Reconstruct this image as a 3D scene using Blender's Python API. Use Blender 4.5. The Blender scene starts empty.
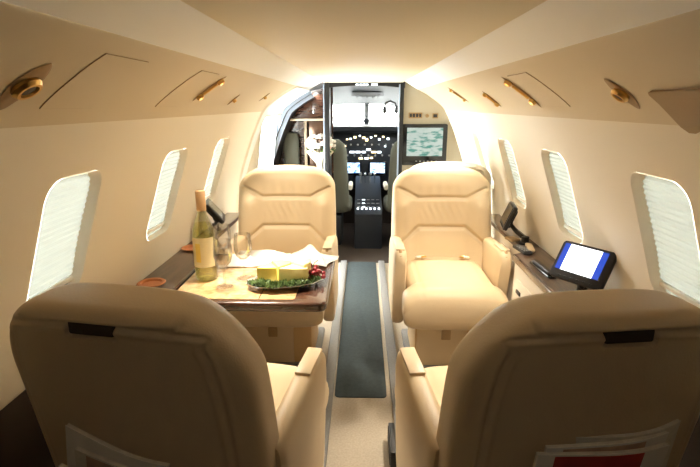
import bpy, bmesh, math, random
from math import sin, cos, pi, radians as R
from mathutils import Vector, Matrix, Euler
from mathutils.geometry import delaunay_2d_cdt
random.seed(7)
S = bpy.context.scene
COL = S.collection

# ------------------------------------------------------------------ materials
def mat(name, col, rough=.5, metal=0., bump=0., bscale=60., coat=0., var=0., vscale=4., trans=0., ior=1.45, emit=None, estr=0., spec=None, sheen=0.):
    m = bpy.data.materials.new(name); m.use_nodes = True
    nt = m.node_tree; b = nt.nodes['Principled BSDF']
    b.inputs['Base Color'].default_value = (*col, 1)
    b.inputs['Roughness'].default_value = rough
    b.inputs['Metallic'].default_value = metal
    b.inputs['Coat Weight'].default_value = coat
    b.inputs['Coat Roughness'].default_value = .08
    b.inputs['Transmission Weight'].default_value = trans
    b.inputs['IOR'].default_value = ior
    b.inputs['Sheen Weight'].default_value = sheen
    if spec is not None: b.inputs['Specular IOR Level'].default_value = spec
    if emit:
        b.inputs['Emission Color'].default_value = (*emit, 1); b.inputs['Emission Strength'].default_value = estr
    tc = None
    if bump or var:
        tc = nt.nodes.new('ShaderNodeTexCoord')
    if bump:
        n = nt.nodes.new('ShaderNodeTexNoise'); n.inputs['Scale'].default_value = bscale; n.inputs['Detail'].default_value = 4
        bp = nt.nodes.new('ShaderNodeBump'); bp.inputs['Strength'].default_value = bump; bp.inputs['Distance'].default_value = .004
        nt.links.new(tc.outputs['Object'], n.inputs['Vector'])
        nt.links.new(n.outputs['Fac'], bp.inputs['Height']); nt.links.new(bp.outputs['Normal'], b.inputs['Normal'])
    if var:
        n = nt.nodes.new('ShaderNodeTexNoise'); n.inputs['Scale'].default_value = vscale; n.inputs['Detail'].default_value = 5
        mx = nt.nodes.new('ShaderNodeMix'); mx.data_type = 'RGBA'
        mx.inputs[6].default_value = (*[c*(1-var) for c in col], 1); mx.inputs[7].default_value = (*[min(1, c*(1+var)) for c in col], 1)
        nt.links.new(tc.outputs['Object'], n.inputs['Vector']); nt.links.new(n.outputs['Fac'], mx.inputs[0])
        nt.links.new(mx.outputs[2], b.inputs['Base Color'])
    return m

def wood(name, dark, light, scale=(1, 8, 8), rough=.25, coat=.6):
    m = bpy.data.materials.new(name); m.use_nodes = True
    nt = m.node_tree; b = nt.nodes['Principled BSDF']
    tc = nt.nodes.new('ShaderNodeTexCoord'); mp = nt.nodes.new('ShaderNodeMapping'); mp.inputs['Scale'].default_value = scale
    n = nt.nodes.new('ShaderNodeTexNoise'); n.inputs['Scale'].default_value = 6; n.inputs['Detail'].default_value = 8; n.inputs['Distortion'].default_value = 1.2
    cr = nt.nodes.new('ShaderNodeValToRGB'); cr.color_ramp.elements[0].color = (*dark, 1); cr.color_ramp.elements[1].color = (*light, 1)
    cr.color_ramp.elements[0].position = .3; cr.color_ramp.elements[1].position = .7
    nt.links.new(tc.outputs['Object'], mp.inputs[0]); nt.links.new(mp.outputs[0], n.inputs['Vector']); nt.links.new(n.outputs['Fac'], cr.inputs[0])
    nt.links.new(cr.outputs[0], b.inputs['Base Color'])
    b.inputs['Roughness'].default_value = rough; b.inputs['Coat Weight'].default_value = coat; b.inputs['Coat Roughness'].default_value = .06
    return m

def screen_mat(name, cols, estr, scale=30.):
    m = bpy.data.materials.new(name); m.use_nodes = True
    nt = m.node_tree; b = nt.nodes['Principled BSDF']
    tc = nt.nodes.new('ShaderNodeTexCoord'); mp = nt.nodes.new('ShaderNodeMapping'); mp.inputs['Scale'].default_value = (.5, 1, 1.6)
    n = nt.nodes.new('ShaderNodeTexNoise'); n.inputs['Scale'].default_value = scale; n.inputs['Detail'].default_value = 3
    cr = nt.nodes.new('ShaderNodeValToRGB'); cr.color_ramp.elements[0].color = (*cols[0], 1); cr.color_ramp.elements[1].color = (*cols[1], 1)
    cr.color_ramp.elements[0].position = .38; cr.color_ramp.elements[1].position = .52
    nt.links.new(tc.outputs['Object'], mp.inputs[0]); nt.links.new(mp.outputs[0], n.inputs['Vector']); nt.links.new(n.outputs['Fac'], cr.inputs[0])
    b.inputs['Base Color'].default_value = (.01, .01, .01, 1); b.inputs['Roughness'].default_value = .15
    nt.links.new(cr.outputs[0], b.inputs['Emission Color']); b.inputs['Emission Strength'].default_value = estr
    return m

def cloth_shade(name, col, tcol):
    m = bpy.data.materials.new(name); m.use_nodes = True
    nt = m.node_tree; nt.nodes.remove(nt.nodes['Principled BSDF'])
    d = nt.nodes.new('ShaderNodeBsdfDiffuse'); d.inputs[0].default_value = (*col, 1)
    t = nt.nodes.new('ShaderNodeBsdfTranslucent'); t.inputs[0].default_value = (*tcol, 1)
    mx = nt.nodes.new('ShaderNodeMixShader'); mx.inputs[0].default_value = .5
    nt.links.new(d.outputs[0], mx.inputs[1]); nt.links.new(t.outputs[0], mx.inputs[2])
    nt.links.new(mx.outputs[0], nt.nodes['Material Output'].inputs[0])
    return m

def glass_mat(name, tint=(1, 1, 1), alpha=.12):
    m = bpy.data.materials.new(name); m.use_nodes = True
    nt = m.node_tree; nt.nodes.remove(nt.nodes['Principled BSDF'])
    t = nt.nodes.new('ShaderNodeBsdfTransparent'); t.inputs[0].default_value = (*tint, 1)
    g = nt.nodes.new('ShaderNodeBsdfGlossy'); g.inputs['Roughness'].default_value = .03
    f = nt.nodes.new('ShaderNodeLayerWeight'); f.inputs[0].default_value = .35
    mm = nt.nodes.new('ShaderNodeMath'); mm.operation = 'MULTIPLY_ADD'; mm.inputs[1].default_value = .5; mm.inputs[2].default_value = alpha*.4
    mx = nt.nodes.new('ShaderNodeMixShader')
    nt.links.new(f.outputs['Fresnel'], mm.inputs[0]); nt.links.new(mm.outputs[0], mx.inputs[0])
    nt.links.new(t.outputs[0], mx.inputs[1]); nt.links.new(g.outputs[0], mx.inputs[2])
    nt.links.new(mx.outputs[0], nt.nodes['Material Output'].inputs[0])
    return m

M = dict(
    leather=mat('cream leather', (.61, .485, .32), .42, bump=.12, bscale=220, var=.05, vscale=9, spec=.4),
    leather_pale=mat('pale leather', (.78, .74, .65), .5, bump=.12, bscale=220),
    seam=mat('seam thread', (.36, .23, .11), .7),
    wall=mat('cream wall liner', (.82, .755, .64), .6, bump=.02, bscale=300, spec=.3),
    ceil=mat('cream headliner', (.80, .72, .55), .55, bump=.03, bscale=300, spec=.3),
    psu=mat('tan overhead panel', (.66, .56, .40), .55, bump=.03, bscale=300, spec=.3),
    strip=mat('white cove valance', (.88, .88, .86), .5),
    white=mat('white moulded plastic', (.82, .82, .80), .45),
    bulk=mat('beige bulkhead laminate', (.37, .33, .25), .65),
    carpet=mat('beige carpet', (.47, .41, .33), .95, bump=.8, bscale=260, var=.25, vscale=120, spec=.1),
    runner=mat('slate carpet runner', (.055, .07, .075), .9, bump=.8, bscale=260, var=.3, vscale=60, spec=.2),
    kick=mat('taupe carpet kick strip', (.21, .205, .20), .9, bump=.5, bscale=260, var=.2, vscale=90),
    dark_trim=mat('black enamel trim', (.004, .0045, .006), .5),
    steel_blue=mat('blue grey metal trim', (.34, .42, .55), .3, metal=.6),
    black=mat('black plastic', (.014, .014, .016), .4),
    black_gloss=mat('black gloss', (.006, .007, .008), .12),
    grey=mat('grey plastic', (.28, .28, .28), .45),
    wood=wood('dark mahogany veneer', (.022, .009, .006), (.085, .035, .02)),
    wood_grain=wood('walnut ledge veneer', (.05, .028, .018), (.13, .075, .045), scale=(14, 1, 8), rough=.3, coat=.4),
    burl=wood('amber burl veneer', (.33, .19, .085), (.56, .38, .2), scale=(5, 5, 5), rough=.15, coat=.8),
    gold=mat('gold plated metal', (.72, .46, .16), .3, metal=1.),
    copper=mat('copper cup liner', (.72, .33, .16), .32, metal=.7),
    brass=mat('bronze recess', (.30, .19, .085), .45, metal=.3),
    gap=mat('panel gap gasket', (.40, .29, .17), .7),
    tan=mat('tan leather patch', (.36, .25, .13), .6, bump=.1, bscale=150),
    chrome=mat('chrome', (.8, .8, .8), .15, metal=1.),
    silver=mat('polished silver', (.82, .82, .84), .18, metal=1.),
    glass=glass_mat('clear glass', (.97, .97, .97), .05),
    bottle=glass_mat('pale green bottle glass', (.95, .98, .86), .2),
    pane=glass_mat('window pane', (.97, .98, .98), .1),
    wine=glass_mat('white wine', (.97, .94, .62), .1),
    label=mat('cream paper label', (.80, .74, .50), .7, var=.12, vscale=40),
    foil=mat('tan foil capsule', (.66, .42, .22), .45, metal=.2),
    paper=mat('white paper', (.84, .81, .76), .8),
    linen=mat('white linen', (.86, .85, .84), .9, bump=.15, bscale=200),
    newsprint=mat('pale newsprint', (.72, .68, .60), .8, var=.25, vscale=60),
    red_print=mat('red printed cover', (.42, .05, .045), .5, var=.3, vscale=40),
    photo_print=mat('photo printed cover', (.52, .36, .26), .5, var=.7, vscale=18),
    cheese=mat('yellow fruit', (.86, .68, .16), .55, bump=.1, bscale=90, var=.12, vscale=20),
    melon=mat('pale yellow melon', (.88, .78, .34), .5, bump=.15, bscale=80, var=.12, vscale=20),
    grape=mat('red grape', (.30, .035, .045), .25, coat=.3, var=.35, vscale=50),
    leaf=mat('green lettuce', (.065, .11, .025), .6, var=.5, vscale=60),
    petal=mat('white petal', (.86, .80, .74), .7),
    petal_pink=mat('blush petal', (.84, .62, .50), .7),
    cellophane=mat('ivory wrapping paper', (.80, .74, .58), .6),
    shade=cloth_shade('pleated shade cloth', (.72, .75, .70), (.060, .063, .056)),
    lens=mat('lamp lens', (.9, .85, .7), .3, emit=(1, .86, .6), estr=9),
    cove=mat('cove lamp tube', (.9, .9, .9), .4, emit=(1, .93, .82), estr=10),
    down=mat('ceiling lamp diffuser', (.78, .70, .55), .4, emit=(1, .88, .68), estr=.08),
    tv=screen_mat('moving map picture', ((.08, .42, .34), (.80, .95, .86)), .3, 30),
    lcd=mat('white display', (.02, .02, .02), .2, emit=(.95, .98, 1.), estr=1.7),
    lcd_blue=mat('blue display edge', (.01, .01, .02), .2, emit=(.02, .07, .50), estr=.6),
    efis=screen_mat('flight display', ((.04, .13, .40), (.50, .72, .95)), 1.6, 40),
    panel_dark=mat('instrument panel', (.008, .012, .02), .5),
    lamp_white=mat('white lit legend', (.1, .1, .1), .4, emit=(.85, .95, 1.), estr=2.6),
    lamp_amber=mat('amber lit legend', (.1, .08, .04), .4, emit=(1., .80, .42), estr=2.6),
    sheepskin=mat('grey green sheepskin', (.10, .10, .075), .9, bump=.6, bscale=120),
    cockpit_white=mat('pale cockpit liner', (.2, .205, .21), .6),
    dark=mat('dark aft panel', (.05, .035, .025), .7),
    tan_trim=mat('tan galley trim', (.42, .34, .24), .5),
    mirror=mat('bronze mirror', (.16, .10, .07), .12, metal=.6),
)

# ------------------------------------------------------------------ helpers
def obj(name, bm_or_me, m, parent=None, smooth=True, loc=None, rot=None):
    if isinstance(bm_or_me, bmesh.types.BMesh):
        me = bpy.data.meshes.new(name); bm_or_me.to_mesh(me); bm_or_me.free()
    else: me = bm_or_me
    if smooth:
        me.shade_smooth()
        try: me.set_sharp_from_angle(angle=R(38))
        except Exception: pass
    o = bpy.data.objects.new(name, me); COL.objects.link(o)
    for mm in (m if isinstance(m, (list, tuple)) else [m]): me.materials.append(mm)
    if parent: o.parent = parent
    if loc: o.location = loc
    if rot: o.rotation_euler = rot
    return o

def thing(name, label, cat, loc=(0, 0, 0), rot=(0, 0, 0), group=None):
    o = bpy.data.objects.new(name, None); COL.objects.link(o)
    o.empty_display_size = .05
    o.location = loc; o.rotation_euler = rot if isinstance(rot, tuple) else (0, 0, rot)
    o['label'] = label; o['category'] = cat
    if group: o['group'] = group
    return o

def tag(o, label, cat, group=None):
    o['label'] = label; o['category'] = cat
    if group: o['group'] = group
    return o

def struct(name, bm, m, label=None, cat=None, parent=None, smooth=True):
    o = obj(name, bm, m, parent, smooth)
    if not parent: o['kind'] = 'structure'
    if label: o['label'] = label; o['category'] = cat
    return o

def dup(root, loc, rot, label, group=None):
    r = root.copy(); COL.objects.link(r)
    r.location = loc; r.rotation_euler = rot if isinstance(rot, tuple) else (0, 0, rot)
    r['label'] = label
    if group: r['group'] = group
    for ch in list(root.children):
        c = ch.copy(); COL.objects.link(c); c.parent = r
        for g in list(ch.children):
            d = g.copy(); COL.objects.link(d); d.parent = c
    return r

def new(): return bmesh.new()

def absorb(bm, verts, faces, mi=0):
    vs = [bm.verts.new(v) for v in verts]
    for f in faces:
        try:
            fc = bm.faces.new([vs[i] for i in f]); fc.material_index = mi
        except ValueError: pass
    return vs

def box(bm, c, s, bev=0., rot=None, seg=2, mi=0):
    t = bmesh.new(); bmesh.ops.create_cube(t, size=1.)
    bmesh.ops.scale(t, vec=s, verts=t.verts)
    if bev: bmesh.ops.bevel(t, geom=list(t.edges), offset=min(bev, min(s)*.49), segments=seg, profile=.5, affect='EDGES')
    mtx = Matrix.Translation(c)
    if rot is not None: mtx = mtx @ (Euler(rot).to_matrix().to_4x4() if not isinstance(rot, Matrix) else rot.to_4x4())
    t.transform(mtx)
    t.verts.index_update()
    absorb(bm, [v.co.copy() for v in t.verts], [[v.index for v in f.verts] for f in t.faces], mi); t.free()
    return bm

def prism(bm, pts, lo, hi, axis='x', bev=0., seg=2, mi=0):
    """extrude a 2D outline along an axis; pts are the other two coordinates in order."""
    t = bmesh.new()
    def P(a, b, h): return {'x': (h, a, b), 'y': (a, h, b), 'z': (a, b, h)}[axis]
    A = [t.verts.new(P(a, b, lo)) for a, b in pts]; B = [t.verts.new(P(a, b, hi)) for a, b in pts]
    n = len(pts); t.faces.new(A[::-1]); t.faces.new(B)
    for i in range(n): t.faces.new((A[i], A[(i+1) % n], B[(i+1) % n], B[i]))
    bmesh.ops.recalc_face_normals(t, faces=t.faces)
    if bev: 
        es = [e for e in t.edges if e.verts[0] in A and e.verts[1] in A or e.verts[0] in B and e.verts[1] in B]
        bmesh.ops.bevel(t, geom=es, offset=bev, segments=seg, profile=.5, affect='EDGES')
    t.verts.index_update()
    absorb(bm, [v.co.copy() for v in t.verts], [[v.index for v in f.verts] for f in t.faces], mi); t.free()
    return bm

def rrect(w, h, r, n=6, cx=0, cy=0):
    pts = []
    r = min(r, w/2*.999, h/2*.999)
    for k, (sx, sy) in enumerate(((1, 1), (-1, 1), (-1, -1), (1, -1))):
        for i in range(n+1):
            a = (k + i/n)*pi/2
            pts.append((cx + sx*(w/2-r) + r*cos(a), cy + sy*(h/2-r) + r*sin(a)))
    return pts

def lathe(bm, prof, c=(0, 0, 0), n=32, mi=0, rot=None):
    vs = []; fs = []
    mtx = Matrix.Translation(c)
    if rot: mtx = mtx @ Euler(rot).to_matrix().to_4x4()
    for r, z in prof:
        for i in range(n):
            a = 2*pi*i/n; vs.append(mtx @ Vector((max(r, 1e-5)*cos(a), max(r, 1e-5)*sin(a), z)))
    for j in range(len(prof)-1):
        for i in range(n):
            k = (i+1) % n; fs.append((j*n+i, j*n+k, (j+1)*n+k, (j+1)*n+i))
    fs.append(list(range(n))[::-1]); L = (len(prof)-1)*n; fs.append([L+i for i in range(n)])
    absorb(bm, vs, fs, mi); return bm

def tube(bm, pts, r, n=10, closed=False, mi=0):
    pts = [Vector(p) for p in pts]; N = len(pts); vs = []; fs = []
    up = None
    for i, p in enumerate(pts):
        if closed: d = pts[(i+1) % N]-pts[i-1]
        else: d = pts[min(i+1, N-1)]-pts[max(i-1, 0)]
        d.normalize()
        if up is None:
            up = Vector((0, 0, 1)) if abs(d.z) < .9 else Vector((1, 0, 0))
        a = d.cross(up); a.normalize(); b = a.cross(d); up = b
        rr = r[i] if isinstance(r, (list, tuple)) else r
        for k in range(n):
            t = 2*pi*k/n; vs.append(p + a*rr*cos(t) + b*rr*sin(t))
    for i in range(N if closed else N-1):
        j = (i+1) % N
        for k in range(n):
            q = (k+1) % n; fs.append((i*n+k, i*n+q, j*n+q, j*n+k))
    if not closed:
        fs.append(list(range(n))[::-1]); fs.append([(N-1)*n+k for k in range(n)])
    absorb(bm, vs, fs, mi); return bm

def ball(bm, c, r, sc=(1, 1, 1), sub=2, mi=0, rot=None):
    t = bmesh.new(); bmesh.ops.create_icosphere(t, subdivisions=sub, radius=r)
    bmesh.ops.scale(t, vec=sc, verts=t.verts)
    mtx = Matrix.Translation(c)
    if rot: mtx = mtx @ Euler(rot).to_matrix().to_4x4()
    t.transform(mtx); t.verts.index_update()
    absorb(bm, [v.co.copy() for v in t.verts], [[v.index for v in f.verts] for f in t.faces], mi); t.free()
    return bm

def sm(a, b, x):
    t = max(0., min(1., (x-a)/(b-a))); return t*t*(3-2*t)

def seg_dist(px, pz, pl):
    best = 9
    for (x0, z0), (x1, z1) in zip(pl, pl[1:]):
        dx, dz = x1-x0, z1-z0; L = dx*dx+dz*dz
        t = max(0, min(1, ((px-x0)*dx+(pz-z0)*dz)/L)) if L else 0
        d = math.hypot(px-x0-t*dx, pz-z0-t*dz)
        if d < best: best = d
    return best

def loft(rings, cap=True):
    """rings: list of equal-length closed point lists."""
    n = len(rings[0]); vs = [p for r in rings for p in r]; fs = []
    for j in range(len(rings)-1):
        for i in range(n):
            k = (i+1) % n; fs.append((j*n+i, j*n+k, (j+1)*n+k, (j+1)*n+i))
    if cap:
        fs.append(list(range(n))[::-1]); L = (len(rings)-1)*n; fs.append([L+i for i in range(n)])
    bm = bmesh.new(); absorb(bm, vs, fs); bmesh.ops.recalc_face_normals(bm, faces=bm.faces); return bm

def superring(a, b, n, e):
    out = []
    for i in range(n):
        t = 2*pi*i/n
        # near-uniform points on a superellipse
        c, s = cos(t), sin(t)
        k = (abs(c)**e + abs(s)**e)**(-1/e)
        out.append((a*c*k, b*s*k))
    return out

def resample(pts, n):
    P = [Vector((x, y)) for x, y in pts]; P.append(P[0])
    L = [0]
    for a, b in zip(P, P[1:]): L.append(L[-1]+(b-a).length)
    out = []; j = 0
    for i in range(n):
        d = L[-1]*i/n
        while L[j+1] < d: j += 1
        t = (d-L[j])/max(1e-9, L[j+1]-L[j]); q = P[j].lerp(P[j+1], t); out.append((q.x, q.y))
    return out

# ------------------------------------------------------------------ cabin section
POLY = [(.30, 1.440), (.41, 1.386), (.50, 1.336), (.60, 1.262), (.642, 1.20), (.674, 1.13), (.705, 1.06), (.775, .865), (.808, .72), (.822, .60), (.826, .30), (.80, 0.)]
def wall_x(z):
    pts = POLY
    for (x0, z0), (x1, z1) in zip(pts, pts[1:]):
        if z1 <= z <= z0:
            t = (z0-z)/(z0-z1); return x0+(x1-x0)*t
    return pts[-1][0] if z < 0 else pts[0][0]
def catmull(P, m=6):
    out = []
    for i in range(len(P)-1):
        p0 = P[max(i-1, 0)]; p1 = P[i]; p2 = P[i+1]; p3 = P[min(i+2, len(P)-1)]
        for k in range(m):
            t = k/m
            out.append(tuple(.5*((2*p1[c]) + (-p0[c]+p2[c])*t + (2*p0[c]-5*p1[c]+4*p2[c]-p3[c])*t*t + (-p0[c]+3*p1[c]-3*p2[c]+p3[c])*t**3) for c in (0, 1)))
    out.append(P[-1]); return out
SM = catmull(POLY[1:], 6)
def wall_xs(z):
    for (x0, z0), (x1, z1) in zip(SM, SM[1:]):
        if z1 <= z <= z0:
            t = (z0-z)/(z0-z1) if z0 != z1 else 0; return x0+(x1-x0)*t
    return SM[-1][0] if z < SM[-1][1] else SM[0][0]
def psu_pt(side, y, x, off=0.):
    """point on the sloping overhead panel at |x|, lifted off into the cabin"""
    best = None
    for (x0, z0), (x1, z1) in zip(SM, SM[1:]):
        if x0 <= x <= x1:
            t = (x-x0)/(x1-x0); z = z0+(z1-z0)*t
            nx, nz = (z1-z0), -(x1-x0); L = math.hypot(nx, nz); nx /= L; nz /= L
            if nx > 0: nx, nz = -nx, -nz
            # inward-down normal
            if nz > 0: nz = -nz
            return Vector((side*(x+nx*off), y, z+nz*off)), Vector((side*nx, 0, nz))
Y0, Y1 = -.45, 3.84
WIN_Y = [1.263, 1.910, 2.530, 3.120]
WIN_W, WIN_Z0, WIN_Z1 = .235, .775, 1.108
DR = (3.20, 3.76, .04, 1.195)   # entry door opening: y0, y1, z0, z1
kz = next(i for i, (x, z) in enumerate(SM) if z <= 1.235)

# overhead panels + side walls
for side, nm in ((-1, 'left'), (1, 'right')):
    # sloping overhead service panel
    bm = new(); pts = SM[:kz+1]; ys = [Y0 + (Y1-Y0)*i/30 for i in range(31)]
    vs = [(side*x, y, z) for y in ys for x, z in pts]; n = len(pts)
    fs = [(j*n+i, j*n+i+1, (j+1)*n+i+1, (j+1)*n+i) for j in range(30) for i in range(n-1)]
    absorb(bm, vs, fs); 
    struct('trim_1' if side < 0 else 'trim_2', bm, M['psu'])
    # wall with window openings
    zt = SM[kz][1]
    P, E = [], []
    holes = []
    for wy in WIN_Y[:3 if side < 0 else 4]:
        o = rrect(WIN_W, WIN_Z1-WIN_Z0, .05, 8, wy-WIN_W/2, (WIN_Z0+WIN_Z1)/2)
        holes.append(o); b = len(P); P += o; E += [(b+i, b+(i+1) % len(o)) for i in range(len(o))]
    if side < 0:   # open entry door
        o = rrect(DR[1]-DR[0], DR[3]-DR[2], .06, 8, (DR[0]+DR[1])/2, (DR[2]+DR[3])/2)
        holes.append(o); b = len(P); P += o; E += [(b+i, b+(i+1) % len(o)) for i in range(len(o))]
    zs = [z for x, z in SM[kz:]]
    zs = [zt] + [z for z in zs[1:-1]] + [SM[-1][1]]
    for y in [Y0 + (Y1-Y0)*i/45 for i in range(46)]:
        for z in zs:
            if any(hy[0][0]*0 + (min(p[0] for p in hy)-.012 < y < max(p[0] for p in hy)+.012) and (min(p[1] for p in hy)-.012 < z < max(p[1] for p in hy)+.012) for hy in holes): continue
            P.append((y, z))
    vo, eo, fo, *_ = delaunay_2d_cdt([Vector(p) for p in P], E, [], 0, 1e-5)
    def inhole(c):
        for wy in WIN_Y[:3 if side < 0 else 4]:
            cx, cz = wy-WIN_W/2, (WIN_Z0+WIN_Z1)/2
            dx, dz = abs(c.x-cx)-(WIN_W/2-.05), abs(c.y-cz)-((WIN_Z1-WIN_Z0)/2-.05)
            d = math.hypot(max(dx, 0), max(dz, 0))
            if max(dx, dz) <= 0 or d < .05-.0002: return True
        if side < 0:
            dx, dz = abs(c.x-(DR[0]+DR[1])/2)-((DR[1]-DR[0])/2-.06), abs(c.y-(DR[2]+DR[3])/2)-((DR[3]-DR[2])/2-.06)
            if max(dx, dz) <= 0 or math.hypot(max(dx, 0), max(dz, 0)) < .06-.0002: return True
        return False
    fs = []
    for f in fo:
        c = sum((vo[i] for i in f), Vector((0, 0)))/len(f)
        if not inhole(c): fs.append(f)
    bm = new(); absorb(bm, [(side*wall_xs(p.y), p.x, p.y) for p in vo], fs)
    bmesh.ops.delete(bm, geom=[v for v in bm.verts if not v.link_faces], context='VERTS')
    w = struct('wall_'+nm, bm, M['wall'])
    if side < 0:
        o = rrect(DR[1]-DR[0], DR[3]-DR[2], .06, 8, (DR[0]+DR[1])/2, (DR[2]+DR[3])/2); n = len(o)
        bm = new(); absorb(bm, [(side*(wall_xs(z)-.012), y, z) for y, z in o]+[(side*(wall_xs(z)+.10), y, z) for y, z in o], [(i, (i+1) % n, n+(i+1) % n, n+i) for i in range(n)])
        e = struct('door_2', bm, M['white'], 'bright open entry doorway in the left wall before the galley', 'doorway')
    # windows
    for k, wy in enumerate(WIN_Y):
        if side < 0 and k == 3: continue
        idx = k+1 if side < 0 else k+5
        o = rrect(WIN_W, WIN_Z1-WIN_Z0, .05, 8, wy-WIN_W/2, (WIN_Z0+WIN_Z1)/2)
        lab = {(-1, 0): 'lit cabin window with pleated shade above the near left armchair', (-1, 1): 'narrow-looking cabin window on the left behind the wine bottle',
               (-1, 2): 'cabin window on the left above the folded black monitor', (-1, 3): 'foremost left cabin window beside the galley arch',
               (1, 0): 'lit cabin window with pleated shade above the near right armchair', (1, 1): 'cabin window on the right above the dark ledge and remote control',
               (1, 2): 'cabin window on the right beside the side-turned black monitor', (1, 3): 'foremost right cabin window behind the pale headrest'}[(side, k)]
        D = .036
        bm = new(); n = len(o)
        r0 = [(side*(wall_xs(z)-.001), y, z) for y, z in o]
        r00 = [(side*(wall_xs(z)+.004), wy-WIN_W/2+(y-wy+WIN_W/2)*.985, .9415+(z-.9415)*.985) for y, z in o]
        r1 = [(side*(wall_xs(z)+D), wy-WIN_W/2+(y-wy+WIN_W/2)*.93, .9415+(z-.9415)*.95) for y, z in o]
        vs = r0+r00+r1
        fs = [(a*n+i, a*n+(i+1) % n, (a+1)*n+(i+1) % n, (a+1)*n+i) for a in (0, 1) for i in range(n)]
        absorb(bm, vs, fs)
        fr = obj('window_%d' % idx, bm, M['wall']); fr['kind'] = 'structure'
        fr['label'] = lab; fr['category'] = 'window'
        # pleated shade
        bm = new(); vs = []; fs = []; NZ = 44; NY = 6
        for i in range(NZ+1):
            z = WIN_Z0-.004 + (WIN_Z1-WIN_Z0+.008)*i/NZ
            for j in range(NY+1):
                y = wy-WIN_W-.004 + (WIN_W+.008)*j/NY
                vs.append((side*(wall_xs(z)+D-.012+(.0035 if i % 2 else 0)), y, z))
        for i in range(NZ):
            for j in range(NY): a = i*(NY+1)+j; fs.append((a, a+1, a+NY+2, a+NY+1))
        absorb(bm, vs, fs); obj('shade', bm, M['shade'], fr, smooth=False)
        bm = new(); zb = WIN_Z0+.028
        box(bm, (side*(wall_xs(zb)+D-.012), wy-WIN_W/2, zb), (.014, WIN_W-.03, .014), .004); obj('shade_rail', bm, M['white'], fr)
        bm = new(); absorb(bm, [(side*(wall_xs(z)+D+.006), y, z) for y, z in o], [list(range(n))]); obj('pane', bm, M['pane'], fr)

# cove valances beside the ceiling panel
for side, nm in ((-1, 3), (1, 4)):
    bm = new(); pr = [(.412, 1.384), (.303, 1.4475), (.28, 1.461), (.26, 1.4995)]
    vs = [(side*x, y, z) for y in (Y0, Y1) for x, z in pr]; n = len(pr)
    absorb(bm, vs, [(i, i+1, n+i+1, n+i) for i in range(n-1)])
    struct('trim_%d' % nm, bm, M['strip'])
# ceiling panel
bm = new(); box(bm, (0, (Y0+Y1)/2, 1.439), (.60, Y1-Y0, .010), .003)
struct('ceiling', bm, M['ceil'])
bm = new(); box(bm, (0, (Y0+Y1)/2, 1.505), (.60, Y1-Y0, .01)); struct('trim_5', bm, M['strip'])
# floor and runner
bm = new(); box(bm, (0, (Y0+3.80)/2, -.02), (1.7, 3.80-Y0, .04)); struct('floor', bm, M['carpet'])
bm = new(); box(bm, (0, (5.6+3.80)/2, -.02), (1.7, 1.8, .04)); struct('floor_cockpit', bm, M['dark'])
bm = new(); prism(bm, rrect(.235, 1.92, .02, 4, -.002, 2.85), 0., .006, 'z', .002)
tag(obj('carpet_runner', bm, M['runner']), 'dark slate carpet runner along the aisle between the armchairs', 'carpet')
for side, i in ((-1, 6), (1, 7)):
    bm = new(); box(bm, (side*.155+.005, 2.3, .012), (.05, 3.0, .022), .006); struct('trim_%d' % i, bm, M['kick'])
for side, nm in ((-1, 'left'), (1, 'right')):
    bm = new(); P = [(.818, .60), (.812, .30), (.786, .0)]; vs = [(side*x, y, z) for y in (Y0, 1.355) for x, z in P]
    absorb(bm, vs, [(0, 1, 4, 3), (1, 2, 5, 4)]); struct('lower_wall_sheet_'+nm, bm, M['dark'])  # dark sheet laid over the lower wall, near end only
# aft wall behind the viewpoint
bm = new(); box(bm, (0, Y0-.01, .75), (1.7, .02, 1.56)); struct('wall_back', bm, M['dark'])

# ------------------------------------------------------------------ front bulkhead, door frame, arch
DX0, DX1, DZ = -.262, .287, 1.405
def bulk_outline(x0, x1, z0, n=24, grow=.0):
    pts = []
    return pts
# right bulkhead
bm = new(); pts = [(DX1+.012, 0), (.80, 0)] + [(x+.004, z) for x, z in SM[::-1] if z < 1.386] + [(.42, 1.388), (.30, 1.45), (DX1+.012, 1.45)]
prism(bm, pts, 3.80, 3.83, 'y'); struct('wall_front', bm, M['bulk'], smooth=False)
# header above the aisle opening
bm = new()
arc = [(DX0-.03 + (DX1-DX0+.06)*i/16, DZ+.02*(1-(2*i/16-1)**2)) for i in range(17)]
prism(bm, [(DX0-.03, 1.47)] + [(x, z-.012) for x, z in arc] + [(DX1+.03, 1.47)], 3.79, 3.835, 'y', .003)
hd = struct('door_1', bm, M['dark_trim'], 'black door frame round the cockpit opening', 'door frame')
for nm, x, w in (('left_jamb', DX0-.012, .034), ('right_jamb', DX1+.008, .03)):
    bm = new(); box(bm, (x, 3.80, .72), (w, .05, 1.44), .006); obj('jamb', bm, M['dark_trim'], hd)
for x in (DX0-.036, DX1-.012):
    bm = new(); box(bm, (x, 3.785, .72), (.010, .03, 1.40), .003); obj('edge_strip', bm, M['steel_blue'], hd)
bm = new()
for x, w in ((-.045, .02), (-.018, .016), (.006, .022), (.030, .016)): box(bm, (x, 3.786, 1.4185), (w, .006, .010), .002)
box(bm, (.085, 3.786, 1.4185), (.045, .006, .012), .003)
obj('lit_sign', bm, M['lamp_white'], hd)

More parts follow.
